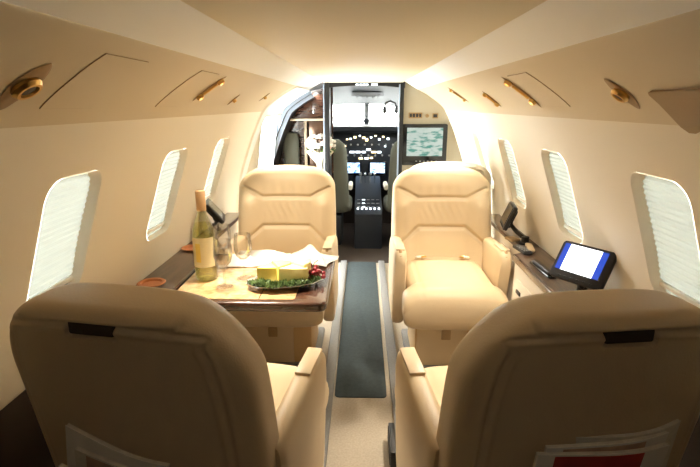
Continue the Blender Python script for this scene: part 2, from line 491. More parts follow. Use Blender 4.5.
# white arch ring round the galley opening (left side, forward end of the cabin)
def ring(name_i, y0, y1, inset0, inset1, m, zmin=0.0):
    """left-hand arch strip following the section, from y0 to y1"""
    bm = new(); P = [(x, z) for x, z in SM if z > zmin]
    vs = []; fs = []
    for (y, ins) in ((y0, inset0), (y1, inset1)):
        for i, (x, z) in enumerate(P):
            a = P[max(i-1, 0)]; b = P[min(i+1, len(P)-1)]
            nx, nz = -(b[1]-a[1]), (b[0]-a[0]); L = math.hypot(nx, nz); nx, nz = nx/L, nz/L
            if nx > 0: nx, nz = -nx, -nz
            vs.append((-(x+nx*ins), y, max(z + (nz if nz < 0 else -nz)*ins*0.9, 0)))
    n = len(P)
    absorb(bm, vs, [(i, i+1, n+i+1, n+i) for i in range(n-1)])
    return struct('trim_%d' % name_i, bm, m)
ring(8, 3.04, 3.055, .0, .012, M['wall'])
ring(9, 3.055, 3.80, .012, .014, M['white'], 1.20)
ring(15, 3.055, 3.195, .012, .012, M['white'])
ring(10, 3.80, 3.803, .014, .040, M['steel_blue'])
ring(11, 3.803, 3.84, .040, .042, M['dark_trim'])
ring(12, 3.84, 3.845, .042, .072, M['steel_blue'])
ring(13, 3.845, 4.13, .072, .08, M['dark_trim'])

# galley behind the arch
bm = new(); box(bm, (-.55, 4.14, .75), (.60, .02, 1.5)); struct('wall_galley', bm, M['wood'])
bm = new(); box(bm, (DX0-.01, 3.99, .72), (.012, .32, 1.46)); struct('trim_14', bm, M['dark_trim'])
t = thing('galley_cabinet', 'dark wood galley cabinet with upper cupboard behind the arch', 'cabinet', (0, 0, 0))
bm = new(); pts = [(DX0-.03, 1.165), (-.70, 1.165)] + [(-(x-.085), z-.02) for x, z in SM[::-1] if 1.19 < z < 1.385 and x-.085 > .3] + [(-.31, 1.42), (DX0-.03, 1.42)]
prism(bm, pts, 3.97, 4.12, 'y', .004); obj('upper_cupboard', bm, M['wood'], t)
bm = new(); box(bm, (-.35, 3.963, 1.285), (.11, .012, .16), .004); d = obj('door', bm, M['wood'], t)
bm = new(); box(bm, (-.395, 3.954, 1.22), (.012, .01, .03), .004); obj('latch', bm, M['chrome'], d)
bm = new(); box(bm, (-.485, 4.03, 1.156), (.40, .18, .018), .004); obj('light_shelf', bm, M['tan_trim'], t)
bm = new(); box(bm, (-.485, 4.01, .36), (.40, .22, .72), .006); obj('lower_cabinet', bm, M['wood'], t)
bm = new(); box(bm, (-.485, 3.99, .735), (.42, .27, .03), .008); obj('counter', bm, M['wood_grain'], t)
bm = new(); box(bm, (-.478, 4.09, .95), (.026, .03, .40), .006); obj('post', bm, M['tan_trim'], t)
bm = new(); box(bm, (-.37, 4.12, .95), (.18, .012, .40), .003); obj('mirror_panel', bm, M['mirror'], t)
# grey rounded crew jump seat panel
bm = new(); prism(bm, rrect(.13, .30, .05, 8, -.60, .90), 4.06, 4.11, 'y', .015, 3)
tag(obj('jump_seat', bm, M['sheepskin']), 'grey rounded folded seat back standing inside the dark galley', 'seat')

# bouquet
def bouquet(c):
    t = thing('flower_bouquet', 'white flower bouquet in ivory wrapping before the galley mirror', 'flowers', c)
    bm = new(); vs = []; fs = []; N = 40
    prof = [(.03, -.16), (.035, -.10), (.065, -.06), (.090, -.02), (.110, .01)]
    for r, z in prof:
        for i in range(N):
            a = 2*pi*i/N; w = 1+.16*sin(a*9)*(r/.12)
            vs.append((r*w*cos(a), r*w*sin(a), z+.018*sin(a*5)*(r/.12)))
    for j in range(len(prof)-1):
        for i in range(N): k = (i+1) % N; fs.append((j*N+i, j*N+k, (j+1)*N+k, (j+1)*N+i))
    absorb(bm, vs, fs); obj('wrapping', bm, M['cellophane'], t)
    rnd = random.Random(3)
    for i in range(40):
        a = rnd.uniform(0, 2*pi); el = math.asin(rnd.uniform(-.15, 1)); rb = .105*rnd.uniform(.85, 1.05)
        x, y, z = rb*cos(el)*cos(a), rb*cos(el)*sin(a), .035+rb*.9*sin(el)
        bm = new()
        for q in range(7):
            b = q*2*pi/7; ball(bm, (x+.016*cos(b), y+.016*sin(b), z), .016, (1, .6, .9), 1, rot=(.5*sin(b), -.5*cos(b), b))
        ball(bm, (x, y, z+.008), .012, sub=1)
        obj('bloom', bm, M['petal_pink'] if i % 6 == 0 else M['petal'], t)
    bm = new()
    bm.free()
    for i in range(9):
        a = i*.7; bm = new(); ball(bm, (.10*cos(a), .10*sin(a), .01), .022, (1.4, .5, .3), 1, rot=(rnd.random(), rnd.random(), a)); obj('leaf', bm, M['leaf'], t)
    bm = new(); lathe(bm, [(.05, -.155), (.05, -.15), (.028, -.147), (.026, -.08), (.032, -.06)], n=24); obj('vase', bm, M['glass'], t)
    return t
bouquet((-.345, 3.965, .906))

# bulkhead television, switch panels
t = thing('bulkhead_monitor', 'dark framed television showing a pale green picture on bulkhead', 'television', (.478, 3.80, .972))
bm = new(); prism(bm, rrect(.345, .315, .012, 4), -.024, 0., 'y', .005); obj('bezel', bm, M['black_gloss'], t)
bm = new(); box(bm, (0, -.025, .022), (.275, .004, .215), .001); obj('screen', bm, M['tv'], t)
for x in (-.06, -.03, 0, .03, .06, .095):
    bm = new(); box(bm, (x, -.025, -.125), (.011, .004, .007), .001); obj('button', bm, M['grey'], t)
t = thing('switch_panel', 'wide brown switch panel above the bulkhead television', 'switch panel', (.402, 3.80, 1.193))
bm = new(); box(bm, (0, -.004, 0), (.105, .008, .042), .003); obj('plate', bm, M['brass'], t)
for i in range(4):
    bm = new(); box(bm, (-.036+.024*i, -.010, 0), (.017, .008, .026), .002); obj('switch', bm, M['black'], t)
t = thing('dimmer_knob', 'small round dimmer knob between the two bulkhead switch panels', 'knob', (.492, 3.80, 1.190))
bm = new(); lathe(bm, [(.014, 0), (.014, .004), (.009, .006), (.008, .018), (.0, .019)], rot=(pi/2, 0, 0), n=20); obj('dial', bm, M['brass'], t)
t = thing('outlet_panel', 'small square outlet panel above the bulkhead television at right', 'outlet', (.553, 3.80, 1.190))
bm = new(); box(bm, (0, -.004, 0), (.044, .008, .038), .003); obj('plate', bm, M['brass'], t)
bm = new(); box(bm, (0, -.009, 0), (.030, .006, .024), .002); obj('socket', bm, M['black'], t)

# ------------------------------------------------------------------ cockpit
def plate(bm, pts, th):  # thin quad with thickness
    a, b, c, d = [Vector(p) for p in pts]; n = (b-a).cross(d-a).normalized()*th
    absorb(bm, [a, b, c, d, a+n, b+n, c+n, d+n], [(0, 3, 2, 1), (4, 5, 6, 7), (0, 1, 5, 4), (1, 2, 6, 5), (2, 3, 7, 6), (3, 0, 4, 7)])
    bmesh.ops.recalc_face_normals(bm, faces=bm.faces)
for side, nm in ((-1, 'cockpit_left'), (1, 'cockpit_right')):
    bm = new()
    prof = [(.68, 0), (.74, .35), (.74, .7), (.66, 1.16)]
    vs = [(side*x*s, y, z) for y, s in ((3.84 if side > 0 else 4.16, 1.), (5.0, .95), (5.6, .8)) for x, z in prof]
    absorb(bm, vs, [(j*4+i, j*4+i+1, (j+1)*4+i+1, (j+1)*4+i) for j in range(2) for i in range(3)])
    struct('wall_'+nm, bm, M['panel_dark'])
bm = new(); vs = []
ys = [3.84, 4.3, 4.7, 5.05, 5.22]; zs = [1.46, 1.42, 1.39, 1.34, 1.285]
for y, z in zip(ys, zs):
    for i in range(9):
        x = -.6+1.2*i/8; vs.append((x, y, z-.12*(abs(x)/.6)**2.5))
absorb(bm, vs, [(j*9+i, j*9+i+1, (j+1)*9+i+1, (j+1)*9+i) for j in range(4) for i in range(8)])
struct('ceiling_cockpit', bm, M['cockpit_white'])
bm = new(); box(bm, (0, 5.2, .5), (1.4, .02, 1.0)); struct('wall_cockpit_front', bm, M['dark'])
# windscreen: two panes in a white frame
t = bpy.data.objects.new('window_9', None); COL.objects.link(t); t['kind'] = 'structure'; t['label'] = 'bright two-pane cockpit windscreen above the instrument panel'; t['category'] = 'windscreen'
yt, yb, zt_, zb_ = 5.22, 5.44, 1.285, 1.02
def fr_bar(p, q, r): 
    bm = new(); tube(bm, [p, q], r, 10); return bm
obj('center_post', fr_bar((.04, yt, zt_), (.04, yb, zb_), .026), M['cockpit_white'], t)
obj('frame', fr_bar((-.6, yt, zt_+.01), (.6, yt, zt_+.01), .016), M['cockpit_white'], t)
for sx in (-.5, .58):
    obj('side_post', fr_bar((sx, yt, zt_), (sx*1.05, yb, zb_), .03), M['cockpit_white'], t)
for x0, x1 in ((-.5, .02), (.06, .58)):
    bm = new(); plate(bm, [(x0, yb, zb_), (x1, yb, zb_), (x1, yt, zt_), (x0, yt, zt_)], .006); obj('pane', bm, M['pane'], t)

# overhead console and headset
t = thing('overhead_console', 'pale overhead console with small lamps above the windscreen', 'console', (.04, 4.75, 1.375))
bm = new(); prism(bm, rrect(.30, .34, .05, 6), -.03, .012, 'z', .01); obj('housing', bm, M['cockpit_white'], t)
for i in range(5):
    bm = new(); lathe(bm, [(.010, 0), (.010, -.006), (.005, -.010)], (-.10+.05*i, -.12, -.03), 14); obj('knob', bm, M['grey'], t)
t = thing('headset', 'black headset hanging by the right door post in cockpit', 'headset', (.245, 4.45, 1.235))
bm = new(); tube(bm, [(-.05, 0, .02), (-.04, 0, .055), (0, 0, .07), (.045, 0, .05), (.06, 0, .0)], .008, 8); obj('headband', bm, M['black'], t)
for x in (-.05, .055):
    bm = new(); ball(bm, (x, 0, -.005), .032, (.6, 1, 1.2), 2); obj('ear_cup', bm, M['black'], t)
t = thing('compass', 'round black compass mounted on the windscreen centre post', 'compass', (.04, 5.30, 1.105))
bm = new(); ball(bm, (0, -.02, 0), .034, (1, .8, 1), 3); obj('housing', bm, M['black'], t)
bm = new(); lathe(bm, [(.022, 0), (.022, .004), (0, .005)], (0, -.048, 0), 20, rot=(pi/2, 0, 0)); obj('dial', bm, M['panel_dark'], t)
bm = new(); tube(bm, [(0, 0, .02), (0, .0, .09)], .009, 8); obj('stalk', bm, M['black'], t)
bm = new(); ball(bm, (0, -.005, .105), .016, (1, .8, 1), 2); obj('sensor', bm, M['grey'], t)

# instrument panel
t = thing('instrument_panel', 'dark cockpit instrument panel crowded with lit dials and displays', 'instrument panel', (.04, 5.0, 0))
bm = new(); box(bm, (0, .06, .72), (1.04, .08, .60), .01); obj('panel_board', bm, M['panel_dark'], t)
bm = new(); prism(bm, [(-.13, 1.0), (-.15, 1.02), (-.10, 1.06), (.30, 1.075), (.36, 1.06), (.36, 1.02)], -.52, .52, 'x', .008); obj('glareshield', bm, M['dark_trim'], t)
for x in (-.155, .105):
    bm = new(); box(bm, (x+.01, .012, .638), (.185, .02, .135), .006); s = obj('display', bm, M['black_gloss'], t)
    bm = new(); box(bm, (x+.01, .0, .638), (.15, .006, .105), .002); obj('screen', bm, M['efis'], s)
rnd = random.Random(5)
for i, (x, z, w, h, k) in enumerate([(-.20, .93, .02, .014, 1), (-.165, .935, .02, .014, 0), (-.12, .95, .026, .02, 1), (-.07, .965, .02, .014, 0), (-.03, .945, .03, .02, 1), (.0, .925, .028, .028, 1),
        (.045, .95, .02, .016, 0), (.09, .965, .02, .014, 1), (.13, .93, .022, .018, 0), (.17, .955, .02, .016, 1), (.22, .935, .026, .018, 0), (-.15, .80, .05, .018, 0), (-.09, .80, .05, .018, 0), (-.03, .80, .04, .018, 0),
        (.02, .825, .045, .018, 0), (.075, .80, .05, .018, 1), (.13, .80, .04, .018, 0), (-.06, .735, .04, .016, 1), (0, .735, .04, .016, 0), (.05, .74, .03, .016, 1), (.19, .86, .016, .016, 0), (-.22, .86, .016, .016, 1)]):
    bm = new(); box(bm, (x, .012, z), (w, .018, h), .003); obj('annunciator', bm, M['lamp_amber'] if k else M['lamp_white'], t)
for i in range(16):
    x = -.27+.036*i; bm = new(); lathe(bm, [(.010, 0), (.010, .010), (.006, .014), (0, .014)], (x, .02, .875 if i % 2 else .765), 12, rot=(pi/2, 0, 0)); obj('knob', bm, M['grey'], t)
for x in (-.36, .36):
    bm = new(); tube(bm, [(x, -.0, .62), (x, -.22, .62)], .014, 8); tube(bm, [(x-.10, -.22, .70), (x-.09, -.22, .63), (x-.03, -.22, .605), (x+.03, -.22, .605), (x+.09, -.22, .63), (x+.10, -.22, .70)], .013, 8)
    obj('control_yoke', bm, M['black'], t)
# centre pedestal
t = thing('center_pedestal', 'cockpit centre pedestal with levers and lit keypads between pilot seats', 'pedestal', (.055, 4.55, 0))
bm = new(); prism(bm, [(.42, 0), (.42, .56), (.30, .55), (-.02, .43), (-.30, .36), (-.34, .32), (-.34, 0)], -.125, .125, 'x', .01); obj('console', bm, M['panel_dark'], t)
for i, x in enumerate((-.075, -.03, .02, .065)):
    bm = new(); tube(bm, [(x, .22, .50), (x, .19, .60)], .006, 8); ball(bm, (x, .188, .61), .016, (1, .8, 1.2), 2); obj('lever', bm, M['silver'] if i % 2 else M['grey'], t)
for r in range(6):
    for c in range(5):
        y = .13-.075*r; z = .50+(y-.19)*.36 if y > -.02 else .43+(y+.02)*.25
        bm = new(); box(bm, (-.088+.044*c, y, z-.008), (.030, .030, .016), .003); obj('keypad', bm, (M['lamp_white'] if (r*5+c) % 5 == 1 else M['grey']), t)
for i in range(6):
    bm = new(); box(bm, (-.095+.038*i, -.30, .366), (.016, .014, .016), .003); obj('key', bm, M['lamp_white'], t)

def pilot_seat(loc, label):
    t = thing('pilot_seat', label, 'seat', loc, 0, 'pilot seats')
    rings = []
    for i in range(22):
        v = i/21; z = .38+.60*v; w = .20-.03*v
        e = 1.
        if v > .8: e = math.sqrt(max(0.02, 1-((v-.8)/.2)**2))
        rings.append([(x, y+.03*(1-v)-.0, z) for x, y in resample(superring(w*(.55+.45*e), .065*(.4+.6*e), 64, 3), 48)])
    obj('backrest', loft(rings), M['sheepskin'], t)
    rings = []
    for i in range(14):
        v = i/13; y = .02+.42*v; e = math.sqrt(max(.02, 1-(abs(v-.5)/.5)**8))
        rings.append([(x, y, z+.37) for x, z in resample(superring(.22*e, .065*e, 64, 4), 40)])
    obj('seat', loft(rings), M['sheepskin'], t)
    bm = new(); box(bm, (0, .2, .15), (.26, .34, .30), .03); obj('base', bm, M['panel_dark'], t)
    for s in (-1, 1):
        bm = new(); box(bm, (s*.205, .16, .55), (.04, .26, .05), .018); obj('armrest', bm, M['leather_pale'], t)
    return t
p = pilot_seat((-.315, 4.25, 0), 'grey-green pilot seat on the left of the cockpit aisle')
dup(p, (.42, 4.25, 0), 0, 'grey-green pilot seat on the right of the cockpit aisle')

# ------------------------------------------------------------------ armchairs
def make_seat(label, loc, rotz, D=.42, BT=.15, rec=.10, leather='leather', pocket=True, BW=.264, RWH=(.11, .09)):
    """local: faces +y, cushion front edge at y=+D/2, floor at z=0"""
    t = thing('armchair', label, 'armchair', loc, rotz, 'leather cabin armchairs')
    L = M[leather]
    HB = .53  # backrest height above .40
    yb = -D/2  # front surface of the backrest at its base
    zb, zt = .40, .945
    # backrest -----------------------------------------------------------
    NZ, NP = 120, 300
    rings = []
    RC, RD, RW = .085, .05, .125
    def cw(v): return BW-.004*sm(.5, 1, v)+.006*(1-v)
    seam_up = [(-.232, .455), (-.130, .390), (.130, .390), (.232, .455)]
    seam_lo = [(-.245, .135), (-.210, .165), (-.125, .235), (.125, .235), (.210, .165), (.245, .135)]
    back_line = [(-.212, -.1), (-.208, .28), (-.200, .42), (-.188, .475), (-.165, .508), (.165, .508), (.188, .475), (.200, .42), (.208, .28), (.212, -.1)]
    back_line = catmull(back_line, 5)
    head_seam = [(-.162, .57), (-.152, .520), (-.060, .516), (.060, .516), (.152, .520), (.162, .57)]
    H = zt-zb
    NA = 26
    zlist = [(H-.06)*i/(NZ-NA) for i in range(NZ-NA)] + [H-.06*(1-sin(pi/2*i/NA)) for i in range(NA+1)]
    def rq(d, r): return 0. if d >= r else 1-math.sqrt(max(0., 1-(1-d/r)**2))
    for zz in zlist:
        v = zz/H; w = cw(v)-RWH[0]*rq(H-zz, RWH[1]); dp = BT/2*(1-.12*v)-.034*rq(H-zz, .032)
        ring_ = resample(superring(w, max(dp, .008), 400, 4.2), NP)
        pts = []
        yc = yb - BT/2 - rec*v
        for x, y in ring_:
            ny = y/max(dp, .008)
            z = zz; yy = y
            # plan curvature: shell wraps forward at the sides
            yy += .050*(x/.262)**2*(1-.3*v)
            fz = -.026*(x/.25)**2*sm(.6, 1, v)
            if ny > 0:   # front, upholstered face
                f = sm(.55, .9, ny)
                d = min(seg_dist(x, z, seam_up), seg_dist(x, z, seam_lo))
                yy += f*(-.014*math.exp(-(d/.010)**2) + .006)
                mid = math.exp(-((z-.32)/.045)**2)*math.exp(-(x/.10)**2)
                yy += f*.0016*mid*sin(x*170+3*sin(z*30))
                mid2 = math.exp(-((z-.43)/.04)**2)*math.exp(-(x/.12)**2)
                yy += f*.001*mid2*sin(x*120+1)
                yy += f*.014*math.exp(-((z-.16)/.08)**2)*math.exp(-(x/.13)**4)   # lumbar bulge
                yy += f*.010*math.exp(-((z-.47)/.05)**2)*math.exp(-(x/.16)**4)   # head bulge
                yy += f*.018*sm(.12, .20, abs(x))*(1-sm(.34, .44, z))            # bolsters
            else:        # rear shell
                f = sm(.5, .9, -ny)
                d = seg_dist(x, z, back_line)
                yy += f*(.004*math.exp(-(d/.0045)**2) - .003*math.exp(-((d-.009)/.005)**2))
                d2 = seg_dist(x, z, head_seam) if z > .40 else 9
                yy += f*.006*math.exp(-(d2/.005)**2)
                inside = sm(.156, .146, abs(x))*sm(.516, .524, z)
                yy -= f*.010*inside
                slot = sm(.047, .040, abs(x))*sm(.486, .492, z)*sm(.522, .516, z)
                yy += f*.035*slot
            pts.append((x, yc+yy, zb+z+fz))
        rings.append(pts)
    back = obj('backrest', loft(rings), L, t)
    back.data.set_sharp_from_angle(angle=R(75))
    # pull handle lining in the slot at the top of the shell
    v = .503/H; yc = yb-BT/2-rec*v
    bm = new(); box(bm, (0, yc-BT/2*.9+.012, zb+.503), (.086, .016, .024), .004); obj('handle_recess', bm, M['dark'], back)
    # cushion --------------------------------------------------------------
    rings = []
    N = 60; y0 = -D/2-.03; y1 = D/2; yA = D/2-.15
    prof = []  # (y, ztop, zbot)
    for i in range(N+1):
        u = i/N; y = y0+(y1-y0)*u
        zt_ = .468 - .006*u
        rr = .075
        d = y1-y
        if d < rr: zt_ = zt_-rr + math.sqrt(max(0, rr*rr-(rr-d)**2))
        zb_ = .272
        r2 = .05
        if d < r2: zb_ = zb_+r2-math.sqrt(max(0, r2*r2-(r2-d)**2))
        prof.append((y, zt_, max(zb_, .272)))
    for y, a, b in prof:
        c = (a+b)/2; h = max((a-b)/2, .004)
        pts = []
        for x, z in resample(superring(.208+.030*sm(yA-.005, yA+.03, y), h, 160, 5), 120):
            f = sm(.4, .9, z/h) if z > 0 else 0
            zz = z+f*(.008*(1-(x/.2)**4))
            g = min(abs(y-(y1-.15))*1., 9)
            zz -= f*.010*math.exp(-(g/.008)**2)*0.0
            gx = abs(abs(x)-.155); zz -= f*.004*math.exp(-(gx/.005)**2)
            pts.append((x, y, c+zz))
        rings.append(pts)
    cu = obj('seat_cushion', loft(rings), L, t)
    cu.data.set_sharp_from_angle(angle=R(75))
    # arms -------------------------------------------------------------------
    for s in (-1, 1):
        rings = []; ya, yz = -D/2-.06, D/2-.16
        NN = 34
        for i in range(NN+1):
            u = i/NN; y = ya+(yz-ya)*u
            top = .615-.030*(1-u); bot = .20
            d = yz-y; rr = .055
            k = 1.
            if d < rr:
                e = math.sqrt(max(0, rr*rr-(rr-d)**2)); top = top-rr*.8+e*.8; k = .72+.28*e/rr
                bot = bot+.05-e*.9
            d = y-ya
            if d < .03: k = min(k, .75+.25*math.sqrt(1-(1-d/.03)**2))
            c = (top+bot)/2; h = (top-bot)/2
            # front leans back toward its foot
            pts = []
            for x, z in resample(superring(.034*k, h, 300, 5.5), 72):
                lean = -.06*sm(.1, 1, u)*max(0, (-z/h+1)/2)
                pts.append((s*.246+x, y+lean, c+z))
            rings.append(pts)
        ar = obj('armrest', loft(rings), L, t)
        ar.data.set_sharp_from_angle(angle=R(60))
        bm = new(); box(bm, (s*.246, D/2-.25, .6085), (.044, .13, .010), .005, rot=(.03, 0, 0)); obj('arm_cap', bm, L, ar)
        bm = new(); box(bm, (s*.246, D/2-.178, .594), (.014, .012, .036), .003, rot=(.5, 0, 0)); obj('recline_button', bm, M['brass'], ar)
    # seat belt ends -----------------------------------------------------------
    for s in (-1, 1):
        bm = new(); box(bm, (s*.12, -D/2+.035, .488), (.045, .022, .012), .004, rot=(.3, 0, s*.3)); b = obj('seat_belt', bm, M['leather_pale'], t)
        bm = new(); box(bm, (s*.10, -D/2+.05, .494), (.024, .018, .010), .003, rot=(.3, 0, s*.3)); obj('buckle', bm, M['gold'], b)
    # pedestal -------------------------------------------------------------------
    bm = new(); box(bm, (0, -.06, .145), (.34, D-.16, .285), .012); ba = obj('pedestal', bm, M['tan_panel'] if 'tan_panel' in M else L, t)
    bm = new(); box(bm, (.04, D/2-.140, .15), (.24, .012, .25), .004); obj('access_door', bm, L, ba)
    bm = new(); box(bm, (.02, D/2-.133, .20), (.045, .010, .05), .004); obj('latch_plate', bm, M['tan'], ba)
    bm = new(); box(bm, (0, -.08, .018), (.40, D-.08, .036), .01); obj('floor_plinth', bm, M['kick'], t)
    # magazine pocket -----------------------------------------------------------
    if pocket:
        rings = []
        for i in range(20):
            v = i/19; z = zb+.03+.12*v
            f = .75+.25*math.sqrt(v)
            yc = yb-BT-rec*((z-zb)/H)
            rings.append([(x, yc-.022+.035*(x/.225)**2+y-.010*v, z) for x, y in resample(superring(.15, .032*f, 100, 4), 64)])
        obj('magazine_pocket', loft(rings), L, t)
    return t
M['tan_panel'] = mat('tan laminate', (.56, .38, .19), .5)

REAR = dict(D=.50, BT=.15, rec=.085, BW=.256, RWH=(.135, .17))
sL = make_seat('near left cream leather armchair seen from behind, white magazines in its back', (-.382, 1.190, 0), R(-9.5), **REAR)
sR = dup(sL, (.380, 1.190, 0), R(7.5), 'near right cream leather armchair seen from behind, red-covered magazine in its back')
FR = dict(D=.50, BT=.15, rec=.09)
fR = make_seat('cream leather armchair facing aft beneath the bulkhead television', (.428, 2.235, 0), R(180), pocket=False, **FR)
dup(fR, (-.412, 2.245, 0), R(180), 'cream leather armchair facing aft behind the set dining table')
tS = make_seat('pale armchair mostly hidden behind the chair under the television', (.512, 3.21, 0), 0, D=.42, BT=.13, rec=.07, leather='leather_pale', pocket=False)

# magazines in the near chairs' pockets
def magazine(seat_loc, rz, x, y, z, w, h, yaw, roll, mats, label, th=.006, curl=.02):
    """page block + cover, slightly curled, slid in behind the pocket flap"""
    t = thing('magazine', label, 'magazine')
    mtx = Matrix.Translation(seat_loc) @ Matrix.Rotation(rz, 4, 'Z') @ Matrix.Translation((x, y, z)) @ Euler((.16, roll, yaw)).to_matrix().to_4x4()
    t.matrix_world = mtx; t.rotation_euler = mtx.to_euler(); t.location = mtx.translation
    def sheet(off, thick, m, ww, hh, name, parent, z0=0):
        bm = new(); n = 14; vs = []; fs = []
        for k in (0, 1):
            for i in range(n+1):
                u = i/n; xx = (u-.5)*ww; yy = off+curl*(u-.5)**2*4*.5+.002*sin(u*6)+(thick if k else 0)
                for zz in (z0, z0+hh): vs.append((xx, yy, zz))
        N = 2*(n+1)
        for i in range(n):
            a = 2*i
            fs += [(a, a+2, a+3, a+1), (N+a, N+a+1, N+a+3, N+a+2), (a, N+a, N+a+2, a+2), (a+1, a+3, N+a+3, N+a+1)]
        fs += [(0, 1, N+1, N), (2*n, N+2*n, N+2*n+1, 2*n+1)]
        absorb(bm, vs, fs); return obj(name, bm, m, parent)
    sheet(0, th, M['newsprint'], w, h, 'pages', t)
    sheet(-.0018, .0014, mats[0], w*1.01, h*1.005, 'cover', t)
    if len(mats) > 1: sheet(-.0028, .0008, mats[1], w*.9, h*.45, 'cover_picture', t, h*.53)
    if len(mats) > 2: sheet(-.0034, .0005, mats[2], w*.97, h*.30, 'cover_band', t, h*.12)
    return t
pl = (Vector((-.382, 1.190, 0)), R(-9.5)); pr = (Vector((.380, 1.190, 0)), R(7.5))
yb_ = -.25-.15-.002
magazine(*pl, -.062, yb_-.012, .445, .215, .215, .0, .27, [M['paper']], 'white folded paper tucked rearmost in the left chair pocket')
magazine(*pl, -.025, yb_-.026, .440, .20, .185, .05, .20, [M['newsprint'], M['photo_print']], 'pale magazine slanting in the middle of the left chair pocket')
magazine(*pl, -.055, yb_-.042, .43, .17, .165, -.03, .12, [M['paper']], 'smallest pale booklet at the front of the left chair pocket')
magazine(*pr, .050, yb_-.012, .475, .235, .225, .0, -.06, [M['newsprint']], 'pale curled magazine rearmost in the right chair pocket', curl=.04)
magazine(*pr, .005, yb_-.028, .500, .235, .195, .05, -.02, [M['paper'], M['photo_print']], 'magazine with a photo cover in the middle of right chair pocket')
magazine(*pr, -.01, yb_-.044, .532, .245, .150, .0, .0, [M['paper'], M['red_print']], 'red-covered magazine at the front of the right chair pocket')

# ------------------------------------------------------------------ side ledges
def ledge(side, label):
    t = thing('side_ledge', label, 'ledge')
    xi = .668; xo = .722; y0, y1 = 1.36, 2.82
    zt = .642
    bm = new(); prism(bm, [(side*xi, y0), (side*(wall_xs(zt)-.002), y0), (side*(wall_xs(zt)-.002), y1), (side*xo, y1), (side*xo, 2.06), (side*xi, 2.02)], zt-.022, zt, 'z', .004)
    obj('ledge_top', bm, M['wood_grain'], t)
    bm = new(); prism(bm, [(side*(xo+.006), 0.0), (side*(xo+.006), zt-.022), (side*(wall_xs(.6)-.004), zt-.022), (side*(wall_xs(.3)-.004), .3), (side*.795, 0.0)], y0+.005, y1-.005, 'y')
    obj('side_panel', bm, M['wall'], t, smooth=False)
    bm = new(); box(bm, (side*(xi-.004), (y0+2.02)/2, zt-.014), (.016, 2.02-y0, .030), .006); obj('edge_trim', bm, M['wood'], t)
    bm = new(); box(bm, (side*(xi+.03), (y0+2.02)/2, .31), (.058, 2.01-y0, .618), .004); obj('front_panel', bm, M['wall'], t)
    for y in (1.56, 1.84):
        bm = new(); box(bm, (side*(xi+.001), y, .36), (.008, .25, .38), .004); d = obj('panel_door', bm, M['wall'], t)
        bm = new(); box(bm, (side*(xi-.004), y+.08, .50), (.010, .05, .016), .003); obj('latch', bm, M['black'], d)
    return t
lL = ledge(-1, 'dark wood side ledge with copper cup holders along left wall')
lR = ledge(1, 'dark wood side ledge along right wall under the lit screen')
for (x, y) in ((-.762, 1.615), (-.765, 1.50), (-.765, 2.06)):
    bm = new(); lathe(bm, [(.034, .0), (.034, .004), (.046, .004), (.050, .0065), (.046, .009), (.037, .008), (.035, .001)], (x, y, .642), 32)
    lbl = {1.615: 'copper cup holder ring, the middle of the three on left ledge', 1.50: 'copper cup holder ring nearest the left chair', 2.06: 'copper cup holder ring beyond the wine bottle'}[y]
    tag(obj('cup_holder', bm, M['copper']), lbl, 'cup holder', 'cup holders on the left ledge')

# ------------------------------------------------------------------ dining table
t = thing('dining_table', 'glossy fold-out dining table with dark edge between left armchairs', 'table', (-.3825, 1.715, 0))
W, DD = .535, .535
bm = new(); prism(bm, rrect(W, DD, .03, 6), .612, .645, 'z', .010, 3); obj('tabletop', bm, M['wood'], t)
bm = new(); prism(bm, rrect(W-.115, DD-.055, .012, 4, -.05, .0), .6452, .6472, 'z', .0008, 1); obj('veneer_inlay', bm, M['burl'], t)
bm = new(); box(bm, (.0, 0, .602), (W-.10, DD-.12, .022), .006); obj('slide_frame', bm, M['dark'], t)
bm = new(); box(bm, (-.235, .0, .33), (.06, .30, .54), .012); obj('support', bm, M['wood'], t)
bm = new(); box(bm, (.04, 0, .6455), (.003, DD-.06, .0042), .0); obj('fold_hinge', bm, M['wood'], t)
TZ = .6475

# wine bottle
t = thing('wine_bottle', 'white wine bottle with cream label standing on the table', 'bottle', (-.575, 1.665, TZ))
k = 1.0
bm = new(); lathe(bm, [(.0, .012), (.030, .002), (.036, 0), (.0395, .006), (.0395, .175), (.037, .195), (.027, .222), (.0165, .245), (.0145, .262), (.0145, .315), (.0165, .317), (.0165, .326), (.0, .326)], n=40); obj('glass_body', bm, M['bottle'], t)
bm = new(); lathe(bm, [(0, .014), (.028, .006), (.0355, .010), (.0365, .17), (.034, .19), (.026, .212), (.0, .213)], n=40); obj('wine', bm, M['wine'], t)
bm = new()
vs = []; fs = []; n = 28
for i in range(n+1):
    a = -pi/2-1.25+2.5*i/n
    for z in (.055, .165): vs.append((.0402*cos(a), .0402*sin(a), z))
fs = [(2*i, 2*i+2, 2*i+3, 2*i+1) for i in range(n)]
absorb(bm, vs, fs); lb = obj('label', bm, M['label'], t)
bm = new(); vs = []
for i in range(9):
    a = -pi/2-.55+.5*i/8
    for z in (.075, .145): vs.append((.0407*cos(a), .0407*sin(a), z))
absorb(bm, vs, [(2*i, 2*i+2, 2*i+3, 2*i+1) for i in range(8)]); obj('label_band', bm, M['cheese'], lb)
bm = new(); lathe(bm, [(.0172, .258), (.0172, .325), (.016, .330), (0, .331)], n=28); obj('capsule', bm, M['foil'], t)

